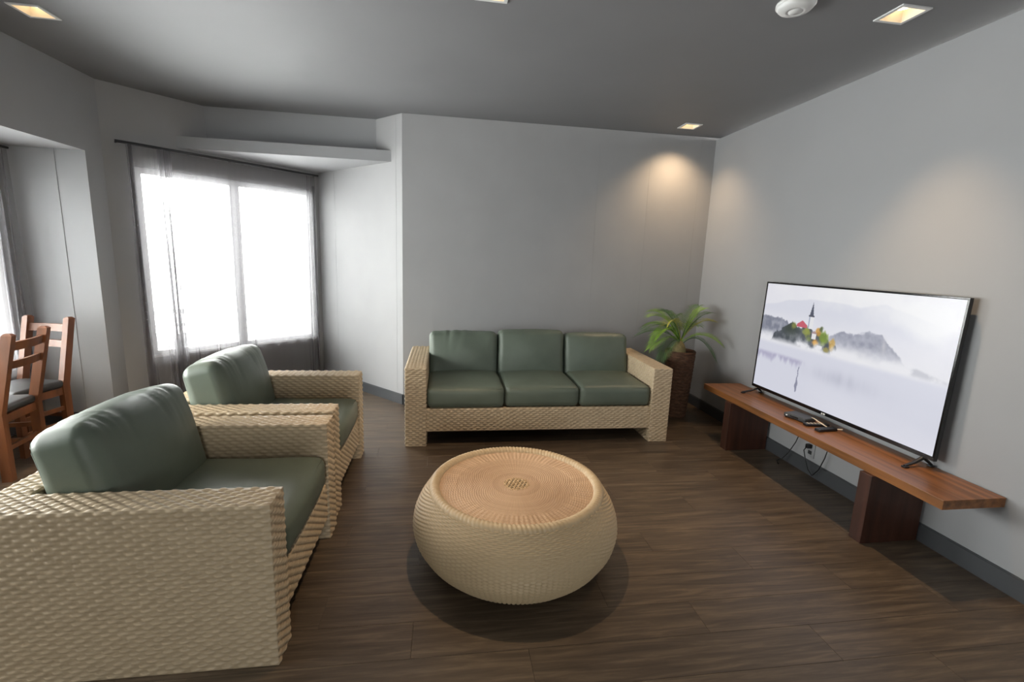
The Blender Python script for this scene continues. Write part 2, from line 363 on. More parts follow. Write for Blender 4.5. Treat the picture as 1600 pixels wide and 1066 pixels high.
# ------------------------------------------------------------------ curtains
def sheer(name, T, s0, s1, z0, z1, folds, amp, seed, label, group=None, loc=(0, 0, 0), gather=None):
    rg = np.random.default_rng(seed); ns = max(40, int(folds*18)); nz = 30
    ss = np.linspace(0, 1, ns); sm_ = ss if gather is None else np.interp(ss, gather[0], gather[1]); zz = np.linspace(0, 1, nz)   # sm_: where each strip of cloth hangs
    ph = np.interp(ss, np.linspace(0, 1, 9), np.linspace(0, 1, 9)+rg.normal(0, .02, 9))*folds*2*np.pi
    am = np.interp(ss, np.linspace(0, 1, 12), rg.uniform(.35, 1.1, 12))*amp
    P = np.zeros((ns, nz, 3)); lap = .0055*(1+(gather is not None))     # folds double back on themselves
    for i, s in enumerate(ss):
        for j, z in enumerate(zz):
            k = .35+.65*(1-z)**.6
            t = am[i]*math.sin(ph[i]+.8*math.sin(3*z+seed))*k + .15*amp*math.sin(2.7*ph[i]+seed)
            P[i, j] = T(s0+(s1-s0)*sm_[i] + lap*math.sin(2*ph[i]+1.1*math.sin(4*z+seed))*(.45+.55*(1-z)) + .012*math.sin(5*z+ph[i]*.5)*(1-z), t, z0+(z1-z0)*z)
    L0 = Vector(loc); P -= np.array(L0)
    g = Grid(); g.add(P); o = g.build(name, M['sheer']); o.location = L0
    return tag(o, label, 'curtain', group)
rz = 2.318
sheer('sheer_curtain', lambda s, t, z: bay(s, .098+t*.7, z), .13, .44, .03, rz-.012, 13, .030, 3, 'narrow gathered sheer grey curtain on the left half of the bay window rod', loc=bay(.28, .07, 0), gather=([0, .38, .55, 1], [0, .12, .70, 1]))
sheer('sheer_curtain', lambda s, t, z: bay(s, .048+t*.9, z), .36, 1.80, .03, rz-.012, 15, .024, 5, 'wide sheer grey curtain drawn across the bay window beside the bright side wall', loc=bay(1.1, .07, 0), gather=([0, .1, .5, .6, .88, 1], [0, .03, .47, .52, .93, 1]))
rod = tag(empty('curtain_rod', bay(.95, .07, rz)), 'thin dark curtain rod above the bay window', 'curtain rod')
pts = [bay(.07, .07, rz) - rod.location, bay(1.83, .07, rz) - rod.location]
tube('rod', pts, .011, M['rod'], rod)
for s in (.09, .95, 1.815): tube('bracket', [bay(s, 0, rz)-rod.location, bay(s, .07, rz)-rod.location], .007, M['rod'], rod)
sheer('sheer_curtain', lambda s, t, z: Vector((-3.25+t, s, z)), 3.30, 4.165, .03, 2.165, 9, .028, 8, 'gathered sheer grey curtain behind the wooden chairs in the window recess', loc=(-3.225, 3.7, 0), gather=([0, .25, .35, .6, .7, 1], [0, .2, .4, .55, .8, 1]))
sheer('sheer_curtain', lambda s, t, z: Vector((-3.25+t, s, z)), .90, 1.40, .03, 2.165, 12, .035, 9, 'sheer grey curtain drawn back at the far end of the window recess', loc=(-3.225, 1.15, 0))
rod = tag(empty('curtain_rod', (-3.25, 2.6, 2.178)), 'thin dark curtain rod under the beam of the window recess', 'curtain rod')
tube('rod', [(0, -1.7, 0), (0, 1.585, 0)], .010, M['rod'], rod)
for yy in (-1.4, 0, 1.4): tube('bracket', [(0, yy, 0), (0, yy, .019)], .006, M['rod'], rod)

# ------------------------------------------------------------------ ceiling fittings
lampmat = mat('lamp_face', (255, 230, 190), .5, emit=((255, 222, 168), 7.0)); lampmat.node_tree.nodes['Principled BSDF'].inputs['Base Color'].default_value = (1, .9, .75, 1)
M['reflector'] = mat('white_lamp_housing', (206, 200, 192), .35, bump=(100, .01))
LB = ['by the corner above the potted palm', 'above the television bench', 'by the beam of the window recess', 'above the round woven table']
for (x, y), lb in zip(LAMPS, LB):
    t = empty('recessed_downlight', (x, y, ZC))
    tag(t, 'square white recessed downlight '+lb, 'ceiling light', 'recessed downlights')
    bm = bmesh.new(); w = .082; i_ = HW-.003
    for a in ((-w, -w, w, -i_), (-w, i_, w, w), (-w, -i_, -i_, i_), (i_, -i_, w, i_)): bm_box(bm, (a[0], a[1], -.006), (a[2], a[3], 0.0))
    bmo('trim_ring', bm, M['whitemetal'], t)
    bm = bmesh.new(); h = .07; j_ = .05
    lo = [bm.verts.new((sx_*i_, sy_*i_, -.004)) for sx_, sy_ in ((-1, -1), (1, -1), (1, 1), (-1, 1))]; up = [bm.verts.new((sx_*j_, sy_*j_, h)) for sx_, sy_ in ((-1, -1), (1, -1), (1, 1), (-1, 1))]
    for k in range(4): bm.faces.new((lo[k], lo[(k+1) % 4], up[(k+1) % 4], up[k]))
    bm.faces.new(up); bmo('housing', bm, M['reflector'], t)
    lathe('lamp', [(0, .030), (.030, .030), (.034, .036), (.036, .068)], lampmat, t, 24)
    d = bpy.data.lights.new('downlight_beam', 'SPOT'); d.energy = SPOT_W; d.color = (1, .70, .42); d.spot_size = R(74); d.spot_blend = 1.0; d.shadow_soft_size = .02
    lo_ = bpy.data.objects.new('downlight_beam', d); COL.objects.link(lo_); lo_.parent = t; lo_.location = (0, 0, .006)
    if y > 4: lo_.rotation_euler = (R(7), 0, 0); d.energy = SPOT_W*.50; d.spot_size = R(114)      # lamp tipped towards the back wall
sd = tag(empty('smoke_detector', (1.675, 2.30, ZC)), 'round white smoke detector on the ceiling', 'smoke detector')
lathe('base', [(0, -.001), (.088, -.001), (.088, -.012), (.080, -.014)], M['whiteplastic'], sd, 48)
lathe('cover', [(.081, -.012), (.080, -.022), (.070, -.032), (.045, -.038), (.034, -.0385), (.033, -.036), (.031, -.036), (.030, -.040), (.0, -.042)], M['whiteplastic'], sd, 48)

# ------------------------------------------------------------------ woven furniture
BR, RW, AMP = .0268, .0166, .0062
def weave(g, o, u, v, w, h, seed=0, amp=AMP):
    """plain weave: flat strands running over one stake and under the next, row by row; normal = u x v"""
    o, u, v = (np.array(a, float) for a in (o, u, v)); n = np.cross(u, v)
    nb = max(1, round(w/BR)); nr = max(1, round(h/RW)); K = 5
    U = np.arange(nb*K+1); V = np.arange(nr*5+1)
    vp = np.array([0, .82, 1, 1, .78]); row = np.minimum(V//5, nr-1)
    c = np.cos(np.pi*((U[:, None]+.0)/K-.5+row[None, :])); c = np.sign(c)*np.abs(c)**.42
    H_ = vp[V % 5][None, :]*(.48+.52*c); H_[:, V % 5 == 0] = -.12
    rg = np.random.default_rng(seed+17); tab = rg.random((nb+2, nr+1))
    tone = np.clip(.3+.4*tab[U[:, None]//K, row[None, :]], 0, 1)
    eu = np.minimum(U, U[-1]-U)*(w/(nb*K)); ev = np.minimum(V, V[-1]-V)*(h/(nr*5))
    ed = np.minimum(np.clip(eu/.006, 0, 1)[:, None], np.clip(ev/.006, 0, 1)[None, :])
    hh = H_*amp*ed
    P = o + U[:, None, None]*(w/(nb*K))*u + V[None, :, None]*(h/(nr*5))*v + hh[..., None]*n
    g.add(P, tone)
def woven_box(name, lo, hi, parent, faces='xXyYZ', seed=0, plain=''):
    """box whose listed faces are woven; x/X = low/high x side etc."""
    g = Grid(); (x0, y0, z0), (x1, y1, z1) = lo, hi; L_, W_, H_ = x1-x0, y1-y0, z1-z0
    D = {'x': ((x0, y1, z0), (0, -1, 0), (0, 0, 1), W_, H_), 'X': ((x1, y0, z0), (0, 1, 0), (0, 0, 1), W_, H_),
         'y': ((x0, y0, z0), (1, 0, 0), (0, 0, 1), L_, H_), 'Y': ((x1, y1, z0), (-1, 0, 0), (0, 0, 1), L_, H_),
         'Z': ((x0, y0, z1), (1, 0, 0), (0, 1, 0), L_, W_), 'z': ((x0, y1, z0), (1, 0, 0), (0, -1, 0), L_, W_)}
    for i, k in enumerate(D):
        a = D[k]
        if k in faces: weave(g, *a, seed=seed+i)
        else:
            o, u, v = (np.array(q, float) for q in a[:3]); P = np.array([[o, o+v*a[4]], [o+u*a[3], o+u*a[3]+v*a[4]]]); g.add(P, np.full((2, 2), .4))
    return g.build(name, M['wicker'], parent)
def cushion(name, dims, parent, loc, rot=(0, 0, 0), seed=1, crown=(.02, .012, .03), rad=.045, pucker=None, m=None):
    """soft filled box: rounded corners, crowned faces, creases; local origin at its centre"""
    n = 30 if pucker is None else 64; hx = np.array(dims)/2; rg = np.random.default_rng(seed); ph = rg.uniform(0, 6.28, 12)
    g = Grid(); lin_ = np.linspace(-1, 1, n)
    A, B = np.meshgrid(np.sin(lin_*np.pi/2*.96)/math.sin(np.pi/2*.96), np.sin(lin_*np.pi/2*.96)/math.sin(np.pi/2*.96), indexing='ij')
    for ax in range(3):
        for sg in (-1, 1):
            p = np.zeros((n, n, 3)); p[..., ax] = sg; p[..., (ax+1) % 3] = A; p[..., (ax+2) % 3] = B
            q = p*hx; inner = np.clip(q, -(hx-rad), hx-rad); d = q-inner; ln = np.linalg.norm(d, axis=-1, keepdims=True); ln[ln == 0] = 1
            q = inner + d/ln*rad
            # crown on all faces from the position, continuous over the edges
            s = q/hx
            q = q + np.stack([crown[0]*np.tanh(3*s[..., 0])*(1-s[..., 1]**2)*(1-s[..., 2]**2),
                              crown[1]*np.tanh(3*s[..., 1])*(1-s[..., 0]**2)*(1-s[..., 2]**2),
                              crown[2]*np.tanh(3*s[..., 2])*(1-s[..., 0]**2)*(1-s[..., 1]**2)], -1)
            X, Y, Z = (q[..., i] for i in range(3)); nrm = s/np.linalg.norm(s, axis=-1, keepdims=True)
            wr = .0030*np.sin(11*X+7*Y+ph[0])*np.sin(9*Z+6*X+ph[1]) + .0016*np.sin(23*Y+ph[2]+3*np.sin(8*Z))*np.sin(13*X+ph[3])
            if pucker:                     # creases running down from the top seam
                top = np.exp(-np.maximum(hx[2]-Z, 0)/pucker[1])
                cr_ = lambda a: 1-2*np.abs(np.sin(a))**.7
                wr = wr - pucker[0]*top*(.5+.5*np.sin(17*Y+ph[6]))*(cr_(48*Y+2.6*np.sin(19*Y+ph[4])+8*X)*.6+cr_(31*Y+ph[5]-9*Z)*.5)*(1-np.abs(s[..., 1])**4)
            q = q + nrm*wr[..., None]
            g.add(q, flip=False)
    o = g.build(name, m or M['vinyl'], parent)
    me = o.data; bm = bmesh.new(); bm.from_mesh(me); bmesh.ops.remove_doubles(bm, verts=bm.verts, dist=.0004); bmesh.ops.recalc_face_normals(bm, faces=bm.faces); bm.to_mesh(me); bm.free()
    o.location = loc; o.rotation_euler = rot
    return o
def piping(cu, dims, axis, side, rad=.045):
    """corded seam around one face of a cushion (child of the cushion)"""
    h = [d/2 for d in dims]; a, b = [i for i in range(3) if i != axis]; pts = []
    k = rad*.30
    for (sa, sb) in ((1, 1), (-1, 1), (-1, -1), (1, -1)):
        for t in range(5):
            base = {(1, 1): 0, (-1, 1): 90, (-1, -1): 180, (1, -1): 270}[sa, sb]; an = R(base+t*22.5)
            p = [0, 0, 0]; p[axis] = side*(h[axis]-k)
            p[a] = sa*(h[a]-rad)+math.cos(an)*(rad-k); p[b] = sb*(h[b]-rad)+math.sin(an)*(rad-k); pts.append(p)
    pts.append(pts[0]); tube('piping', pts, .0035, M['vinyl'], cu, 6)

def armchair(label, loc, seed):
    """faces +X, origin on the floor under the middle of the front"""
    t = tag(empty('wicker_armchair', loc), label, 'armchair', 'wicker armchairs')
    D, Wd, Ah, Aw = .94, .925, .635, .135; h = Wd/2
    woven_box('armrest', (-D, -h, 0), (0, -h+Aw, Ah), t, seed=seed); woven_box('armrest', (-D, h-Aw, 0), (0, h, Ah), t, seed=seed+9)
    woven_box('backrest', (-D, -h+Aw, .12), (-D+.11, h-Aw, Ah), t, 'xXZ', seed+20)
    woven_box('front_apron', (-.05, -h+Aw, .12), (-.012, h-Aw, .305), t, 'XZ', seed+30)
    woven_box('seat_deck', (-D+.11, -h+Aw, .24), (-.05, h-Aw, .295), t, '', seed+31)
    d = (.80, Wd-2*Aw-.006, .165)
    c = cushion('seat_cushion', d, t, (-.405, 0, .392), seed=seed, crown=(.012, .0, .022)); piping(c, d, 2, 1); piping(c, d, 2, -1)
    d = (.205, Wd-2*Aw-.01, .45)
    c = cushion('back_cushion', d, t, (-.695, 0, .632), (0, R(-13), 0), seed+1, (.05, .0, .02), .055, (.0045, .13)); piping(c, d, 0, -1, .055)
    return t
ac = armchair('wicker armchair standing open to the floor with its full side panel showing', (-.585, 2.035, 0), 3)
ac2 = copy_tree(ac); ac2.location = (-.600, 3.03, 0); ac2['label'] = 'wicker armchair between the other armchair and the bay window curtains'
ac['label'] = 'wicker armchair farther from the bay window, broad woven side panel in full view'

def sofa():
    t = tag(empty('wicker_sofa', (.803, 3.56, 0), R(0)), 'long three-seat wicker sofa with sage green cushions against the back wall', 'sofa')
    D, L_, Ah, Aw = .90, 2.19, .638, .16; h = L_/2       # faces -Y
    woven_box('armrest', (-h, 0, 0), (-h+Aw, D, Ah), t, seed=51); woven_box('armrest', (h-Aw, 0, 0), (h, D, Ah), t, seed=61)
    woven_box('backrest', (-h+Aw, D-.11, .12), (h-Aw, D, Ah), t, 'YZ', 70)
    woven_box('front_apron', (-h+Aw, .012, .12), (h-Aw, .05, .305), t, 'yZ', 80)
    woven_box('seat_deck', (-h+Aw, .05, .24), (h-Aw, D-.11, .295), t, '', 90)
    wi = (L_-2*Aw)/3
    for k in range(3):
        x = -h+Aw+wi*(k+.5); d = (wi-.004, .80, .17)
        c = cushion('seat_cushion', d, t, (x, .415-(.012 if k == 0 else 0), .396), (0, 0, R(.4 if k == 0 else 0)), seed=30+k, crown=(0, .012, .02)); piping(c, d, 2, 1); piping(c, d, 2, -1)
        d = (.19, wi-.006, .42+(.02 if k == 1 else 0))
        c = cushion('back_cushion', d, t, (x, .665, .612+(.012 if k == 1 else 0)), (R(-11), 0, R(90)), seed=40+k, crown=(.04, 0, .012), rad=.05, pucker=((.007, .002, .004)[k], .11))
        c.rotation_euler = (Matrix.Rotation(R(-11), 3, 'X') @ Matrix.Rotation(R(-90), 3, 'Z')).to_euler(); piping(c, d, 0, 1, .05)
    return t
sofa()

def round_table():
    t = tag(empty('round_woven_table', (.372, 2.168, 0)), 'round drum-shaped woven rattan coffee table', 'coffee table')
    # profile (r,z) of the bulging side, bottom to rim
    cp = np.array([(.365, .0), (.40, .022), (.455, .075), (.495, .14), (.508, .20), (.500, .255), (.477, .31), (.449, .35), (.431, .378)])
    d = np.r_[0, np.cumsum(np.hypot(*np.diff(cp, axis=0).T))]; nrow = 54; nst = 128
    s = np.linspace(0, d[-1], nrow*3+1); rr_ = np.interp(s, d, cp[:, 0]); zz_ = np.interp(s, d, cp[:, 1])
    ker = np.ones(9)/9
    rp = np.pad(rr_, 4, mode='edge'); zp = np.pad(zz_, 4, mode='edge'); rs, zs = np.convolve(rp, ker, 'valid'), np.convolve(zp, ker, 'valid'); rs[0], zs[0] = rr_[0], zz_[0]; zs[-1] = zz_[-1]
    tr, tz = np.gradient(rs), np.gradient(zs); ln = np.hypot(tr, tz); nr_, nz_ = tz/ln, -tr/ln
    na = nst*4; th = np.arange(na)*2*np.pi/na; ia = np.arange(na)
    row = np.minimum(np.arange(len(s))//3, nrow-1); rpf = np.array([0, .9, .9])[np.arange(len(s)) % 3]
    # strands pass over every other stake, row by row
    ws = np.cos(np.pi*((ia[:, None]/4)+row[None, :])); ws = np.sign(ws)*np.abs(ws)**.6
    H_ = .0085*rpf[None, :]*(.42+.58*ws); H_[:, rpf == 0] = -.0008
    rg = np.random.default_rng(5); tone = np.clip(.42+.1*rg.random((nst+1, nrow))[(ia//4)[:, None], row[None, :]]+.15*rg.random(nrow)[row][None, :], 0, 1)
    rad = rs[None, :]+H_*nr_[None, :]; Z = zs[None, :]+H_*nz_[None, :]
    P = np.stack([rad*np.cos(th)[:, None], rad*np.sin(th)[:, None], Z], -1); g = Grid(); g.add(P, tone, wrap=True); g.build('woven_body', M['rattan'], t)
    # rolled rim: rope-like binding
    nb, nm = 130, 12; na = nb*5; th = np.arange(na)*2*np.pi/na; ph = np.arange(nm+1)*2*np.pi/nm; g = Grid()
    br = .0235+.0042*np.abs(np.sin(th[:, None]*nb/2+ph[None, :]*.9)); rad = .411+br*np.cos(ph)[None, :]; Z = .372+br*np.sin(ph)[None, :]
    tone = np.repeat(np.random.default_rng(8).random(nb), 5)[:, None]*np.ones((1, nm+1))
    g.add(np.stack([rad*np.cos(th)[:, None], rad*np.sin(th)[:, None], Z], -1), .35+.3*tone, wrap=True); g.build('rim', M['rattan'], t)
    # inset lid: rings of strand over radial spokes
    nring = 58; rads = np.linspace(.045, .392, nring*3+1); nsp = 96; na = nsp*4; th = np.arange(na)*2*np.pi/na; ia = np.arange(na)
    ring = np.minimum(np.arange(len(rads))//3, nring-1); pf = np.array([0, 1, 1])[np.arange(len(rads)) % 3]
    ws = np.cos(np.pi*(ia[:, None]/4+ring[None, :])); H_ = .0030*pf[None, :]*(.5+.5*ws) + .0026*(np.cos(2*np.pi*ia/4)[:, None]*.5+.5)*((rads > .30)[None, :])
    rg = np.random.default_rng(9); rt = rg.random(nring); rt = .35+.4*rt; rt[24:31] -= .22; rt[40:43] -= .15; rt[9:13] -= .2
    tone = np.clip(.25+.45*rt[ring][None, :]+.3*rg.random(nsp)[ia//4][:, None]*((rads > .28)[None, :]*.8+.2), 0, 1)
    P = np.stack([rads[None, :]*np.cos(th)[:, None], rads[None, :]*np.sin(th)[:, None], .374+H_+0*rads[None, :]], -1)
    g = Grid(); g.add(P, tone, wrap=True); lid = g.build('lid', M['rattanlid'], t)
    # woven cross at the middle of the lid: short flat strands
    bm = bmesh.new()
    for k in range(-4, 5):
        for a in (0, 90):
            ln_ = math.sqrt(max(.064**2-(k*.0125)**2, 1e-5)); z = .3755+(.0012 if (k+(a > 0)) % 2 else 0)
            bm_box(bm, (-ln_, k*.0125-.0052, z-.003), (ln_, k*.0125+.0052, z+.001), Matrix.Rotation(R(a+20), 4, 'Z'), .0012)
    c = bmo('centre_weave', bm, M['rattancentre'], lid)
    lathe('lid_edge', [(.392, .374), (.394, .340)], M['rattanlid'], lid, 96)
    lathe('foot_ring', [(.0, .004), (.33, .004), (.365, .0), (.366, .012)], M['rattan'], t, 64)
round_table()

# ------------------------------------------------------------------ television bench
ZB = .45
bench = tag(empty('timber_bench', (2.515, 2.75, 0)), 'long low red-brown timber bench along the wall under the television', 'bench')
box('bench_top', (-.177, -1.035, ZB-.048), (.177, 1.045, ZB), M['redwood'], bench, .002)
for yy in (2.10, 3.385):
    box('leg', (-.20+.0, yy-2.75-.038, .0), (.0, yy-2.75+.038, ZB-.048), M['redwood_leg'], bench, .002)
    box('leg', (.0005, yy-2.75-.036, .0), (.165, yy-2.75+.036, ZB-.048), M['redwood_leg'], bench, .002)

# ------------------------------------------------------------------ television
TW, TH = 1.525, .885
tv = tag(empty('television', (2.63, 2.772, ZB+.001)), 'large flat television showing a misty lake with a church island', 'television')
tilt = R(1.3)
def tvM(o): o.rotation_euler = (0, tilt, 0); o.location = (0, 0, .052)
bz = .011
bm = bmesh.new(); y0, y1 = -TW/2, TW/2
for a in ((y0, 0, y1, bz+.012), (y0, TH-bz, y1, TH), (y0, bz+.012, y0+bz, TH-bz), (y1-bz, bz+.012, y1, TH-bz)):
    bm_box(bm, (-.012, a[0], a[1]), (.012, a[2], a[3]), None, .0015)
fr_ = bmo('bezel', bm, M['blackgloss'], tv); tvM(fr_)
tvM(box('back_housing', (.012, y0+.01, .01), (.028, y1-.01, TH-.01), M['black'], tv, .004))
tvM(box('lower_housing', (.014, y0+.18, .02), (.044, y1-.18, TH*.55), M['black'], tv, .01))
def noise2(h, w, cells, seed, octv=5, asp=1.78):
    rg = np.random.default_rng(seed); out = np.zeros((h, w)); a = 1; tot = 0
    for k in range(octv):
        cy = int(cells*2**k); cx = int(cells*asp*2**k); G_ = rg.random((cy+2, cx+2))
        yy = np.linspace(0, cy, h); xx = np.linspace(0, cx, w); iy = np.minimum(yy.astype(int), cy); ix = np.minimum(xx.astype(int), cx)
        fy = yy-iy; fx = xx-ix; fy = fy*fy*(3-2*fy); fx = fx*fx*(3-2*fx)
        v00 = G_[np.ix_(iy, ix)]; v10 = G_[np.ix_(iy+1, ix)]; v01 = G_[np.ix_(iy, ix+1)]; v11 = G_[np.ix_(iy+1, ix+1)]
        out += a*((v00*(1-fx)+v01*fx)*(1-fy)[:, None]+(v10*(1-fx)+v11*fx)*fy[:, None]); tot += a; a *= .5
    return out/tot
def paint_screen(w, h):
    u = np.linspace(0, 1, w)[None, :]*np.ones((h, 1)); v = np.linspace(0, 1, h)[:, None]*np.ones((1, w))
    n1 = noise2(h, w, 3, 1); n2 = noise2(h, w, 10, 2); n3 = noise2(h, w, 28, 3, 3); nx = noise2(4, w, 1, 4, 7, 12)[1][None, :]
    img = np.zeros((h, w, 3)); C = lambda *c: np.array(c, float)
    img[:] = C(240, 240, 246); img += (n1-.5)[..., None]*C(20, 20, 12)
    def over(col, a): 
        nonlocal img
        a = np.clip(a, 0, 1)[..., None]; img = img*(1-a)+np.array(col)*a
    sm = lambda e0, e1, x: (lambda t: t*t*(3-2*t))(np.clip((x-e0)/(e1-e0), 0, 1))
    WL = .465
    # far ranges in haze
    rng_ = np.interp(u, [0, .15, .32, .45, .60, .71, .80, 1], [.80, .86, .905, .90, .885, .925, .885, .80])+.03*(nx-.5)
    over(C(222, 224, 236), sm(0, .02, rng_-v)*.85*sm(.60, .80, v)*sm(1.0, .8, u))
    over(C(250, 250, 251), sm(.5, .9, n1+.5*np.exp(-((u-.9)/.16)**2-((v-.82)/.16)**2))*.7)
    wood = n3*.6+n2*.4
    # dark wooded shore at the left
    sh = np.interp(u, [0, .12, .19, .26, 1], [.685, .705, .66, .52, .3])+.05*(nx-.5)+.04*(n3-.5)
    over(C(128, 132, 148), sm(0, .02, sh-v)*sm(.49, .58, v)*sm(.28, .2, u)*(.35+1.0*wood))
    # rocky hill at the right
    hill = np.interp(u, [.40, .45, .52, .60, .66, .715, .77, .82, .90], [.50, .61, .675, .68, .712, .706, .625, .55, .44])+.035*(nx-.5)+.03*(n3-.5)
    over(C(152, 155, 172), sm(0, .018, hill-v)*sm(.47, .62, v)*sm(.42, .50, u)*sm(.9, .8, u)*(.35+.95*wood))
    over(C(206, 206, 212), np.exp(-((u-.735-.05*(.6-v))/.010)**2-((v-.62)/.05)**2)*.8)
    over(C(176, 178, 190), sm(0, .02, np.interp(u, [.8, .88, 1], [.50, .53, .49])+.02*(nx-.5)-v)*sm(.45, .49, v)*sm(.8, .88, u)*.5)
    # island with trees
    isl = np.interp(u, [.07, .09, .11, .18, .222, .26, .32, .36, .40, .44, .47, .505, .53], [.42, .50, .56, .61, .69, .655, .66, .63, .64, .63, .58, .56, .42])+.05*(n3-.5)+.04*(nx-.5)
    msk = sm(0, .014, isl-v)*sm(.455, .52, v+.03*(n2-.5)); over(C(78, 84, 92), msk*(.6+.7*n3)); over(C(58, 68, 58), msk*np.exp(-((u-.22)/.05)**2-((v-.62)/.07)**2)*.9)
    for (cu, cv_, ru, rv, col) in ((.385, .536, .022, .036, (224, 158, 58)), (.43, .59, .030, .065, (126, 152, 52)), (.484, .545, .018, .055, (206, 158, 62)), (.395, .635, .018, .04, (206, 150, 60)), (.325, .62, .03, .055, (150, 158, 76)), (.345, .56, .02, .03, (120, 132, 84)), (.235, .645, .02, .03, (132, 136, 70)), (.41, .66, .012, .03, (92, 104, 64)), (.455, .50, .02, .03, (160, 150, 90))):
        d_ = np.hypot((u-cu)/ru, (v-cv_)/rv); over(C(*col), sm(1.15, .5, d_+.9*(n3-.5))*(.65+.5*n3))
    # church: tower, spire, red roof, white house
    box_ = lambda a, b, c, d: ((u > a) & (u < b) & (v > c) & (v < d)).astype(float)
    over(C(238, 238, 242), box_(.326, .356, .645, .752)); over(C(168, 176, 196), box_(.326, .333, .645, .752)); over(C(84, 88, 104), ((np.abs(u-.339) < .012*np.clip((.862-v)/.11, 0, 1)+.0012) & (v > .752) & (v < .872)).astype(float)); over(C(84, 86, 100), box_(.322, .356, .746, .758))
    over(C(206, 96, 112), ((v > .645) & (v < .705-np.abs(u-.288)*1.1) & (np.abs(u-.288) < .034)).astype(float)); over(C(240, 238, 238), box_(.358, .386, .565, .612)); over(C(176, 150, 150), ((v > .612) & (v < .635-np.abs(u-.372)*1.2) & (np.abs(u-.372) < .018)).astype(float)); over(C(242, 240, 240), box_(.40, .43, .495, .52))
    # mist on the waterline
    over(C(243, 243, 248), sm(.34, .60, n2)*np.exp(-((v-WL-.02)/.055)**2)*1.1)
    # water with reflections
    wat = sm(WL+.01, WL-.04, v); over(C(230, 231, 242), wat*.95)
    over(C(218, 220, 234), wat*sm(.3, .7, noise2(h, w, 3, 9, 4, .4))*.6)
    st = noise2(h, w, 3, 12, 5, 12)
    over(C(168, 164, 194), sm(.375, .33, v)*sm(.19+.16*st, .26+.16*st, v)*sm(.36, .29, u)*(.35+.8*st))
    over(C(120, 122, 146), ((np.abs(u-.312-.0015*np.sin(v*90)) < .003+.006*np.exp(-((v-.13)/.04)**2)) & (v > .07) & (v < .30)).astype(float)*.75)
    over(C(192, 194, 210), np.exp(-((v-.29)/.06)**2)*np.exp(-((u-.56)/.16)**2)*(.1+1.0*st)*.8)
    return np.clip(img, 0, 255)
sw, sh_ = 420, 236
img = paint_screen(sw, sh_)/255; imgl = np.where(img <= .04045, img/12.92, ((img+.055)/1.055)**2.4)
yy = np.linspace(y1-bz-.001, y0+bz+.001, sw); zz = np.linspace(bz+.013, TH-bz-.001, sh_)
P = np.zeros((sh_, sw, 3)); P[..., 0] = -.0085; P[..., 1] = yy[None, :]; P[..., 2] = zz[:, None]
g = Grid(); g.add(P, flip=True)
ms = bpy.data.materials.new('lit_screen_picture'); ms.use_nodes = True; nt = ms.node_tree; b_ = nt.nodes['Principled BSDF']
at = nt.nodes.new('ShaderNodeAttribute'); at.attribute_name = 'picture'; nt.links.new(at.outputs['Color'], b_.inputs['Emission Color']); b_.inputs['Emission Strength'].default_value = .84
b_.inputs['Base Color'].default_value = (.01, .01, .012, 1); b_.inputs['Roughness'].default_value = .3
so = g.build('screen', ms, tv); tvM(so); so['label'] = 'lit screen showing a misty lake, island church and rocky hill'
ca = so.data.attributes.new('picture', 'FLOAT_COLOR', 'POINT'); ca.data.foreach_set('color', np.concatenate([imgl, np.ones((sh_, sw, 1))], -1).astype(np.float32).ravel())
lg = lathe('logo', [(0, 0), (.007, 0), (.007, .001)], M['whiteplastic'], tv, 20); lg.rotation_euler = (0, R(-90), 0); lg.location = (-.013, 0, .052+.0105)
box('logo_mark', (-.0135, -.026, .052+.005), (-.0122, -.010, .052+.016), M['whiteplastic'], tv)
for s in (-1, 1):
    yc = s*.70; bm = bmesh.new()
    bm_tube(bm, [(-.128, yc+s*.012, .0085), (-.06, yc+s*.004, .022), (-.005, yc, .046), (.012, yc, .062)], [.007, .009, .011, .012], 8)
    bm_tube(bm, [(.050, yc+s*.012, .0085), (.03, yc+s*.004, .026), (.004, yc, .046)], [.006, .008, .010], 8)
    bm_box(bm, (-.135, yc+s*.012-.012, 0), (-.105, yc+s*.012+.012, .009), None, .002); bm_box(bm, (.030, yc+s*.012-.012, 0), (.058, yc+s*.012+.012, .009), None, .002)
    bmo('stand_foot', bm, M['black'], tv)

# ------------------------------------------------------------------ things on the bench
sb = tag(empty('set_top_box', (2.505, 2.835, ZB), R(12)), 'small black set-top box lying in front of the television', 'set-top box')
bm = bmesh.new(); bm_box(bm, (-.055, -.085, .003), (.055, .085, .034), None, .008); bmo('case', bm, M['greyplastic'], sb)
box('display_window', (-.0562, -.03, .012), (-.0545, .03, .026), M['blackgloss'], sb)
box('button', (-.058, .052, .015), (-.0548, .064, .023), M['whiteplastic'], sb, .001)
for a in ((-.045, -.07), (-.045, .07), (.045, -.07), (.045, .07)): lathe('rubber_foot', [(0, 0), (.007, 0), (.007, .004)], M['black'], sb, 10, (a[0], a[1], 0))
def remote(label, loc, rz, L_, w, hgt, btn):
    t = tag(empty('remote_control', loc, rz), label, 'remote control', 'remote controls on the bench')
    bm = bmesh.new(); bm_box(bm, (-L_/2, -w/2, 0), (L_/2, w/2, hgt), None, .005); bmo('case', bm, M['black'], t)
    for i in range(5):
        for j in range(3): box('button', (-L_*.38+i*L_*.15, -w*.30+j*w*.24, hgt-.001), (-L_*.38+i*L_*.15+.009, -w*.30+j*w*.24+w*.15, hgt+.0015), btn, t)
remote('black remote control with pale buttons beside the set-top box', (2.520, 2.700, ZB), R(-8), .16, .042, .018, M['cream'])
remote('black remote control with grey buttons lying apart from the set-top box', (2.515, 2.610, ZB), R(6), .15, .044, .020, M['greyplastic'])
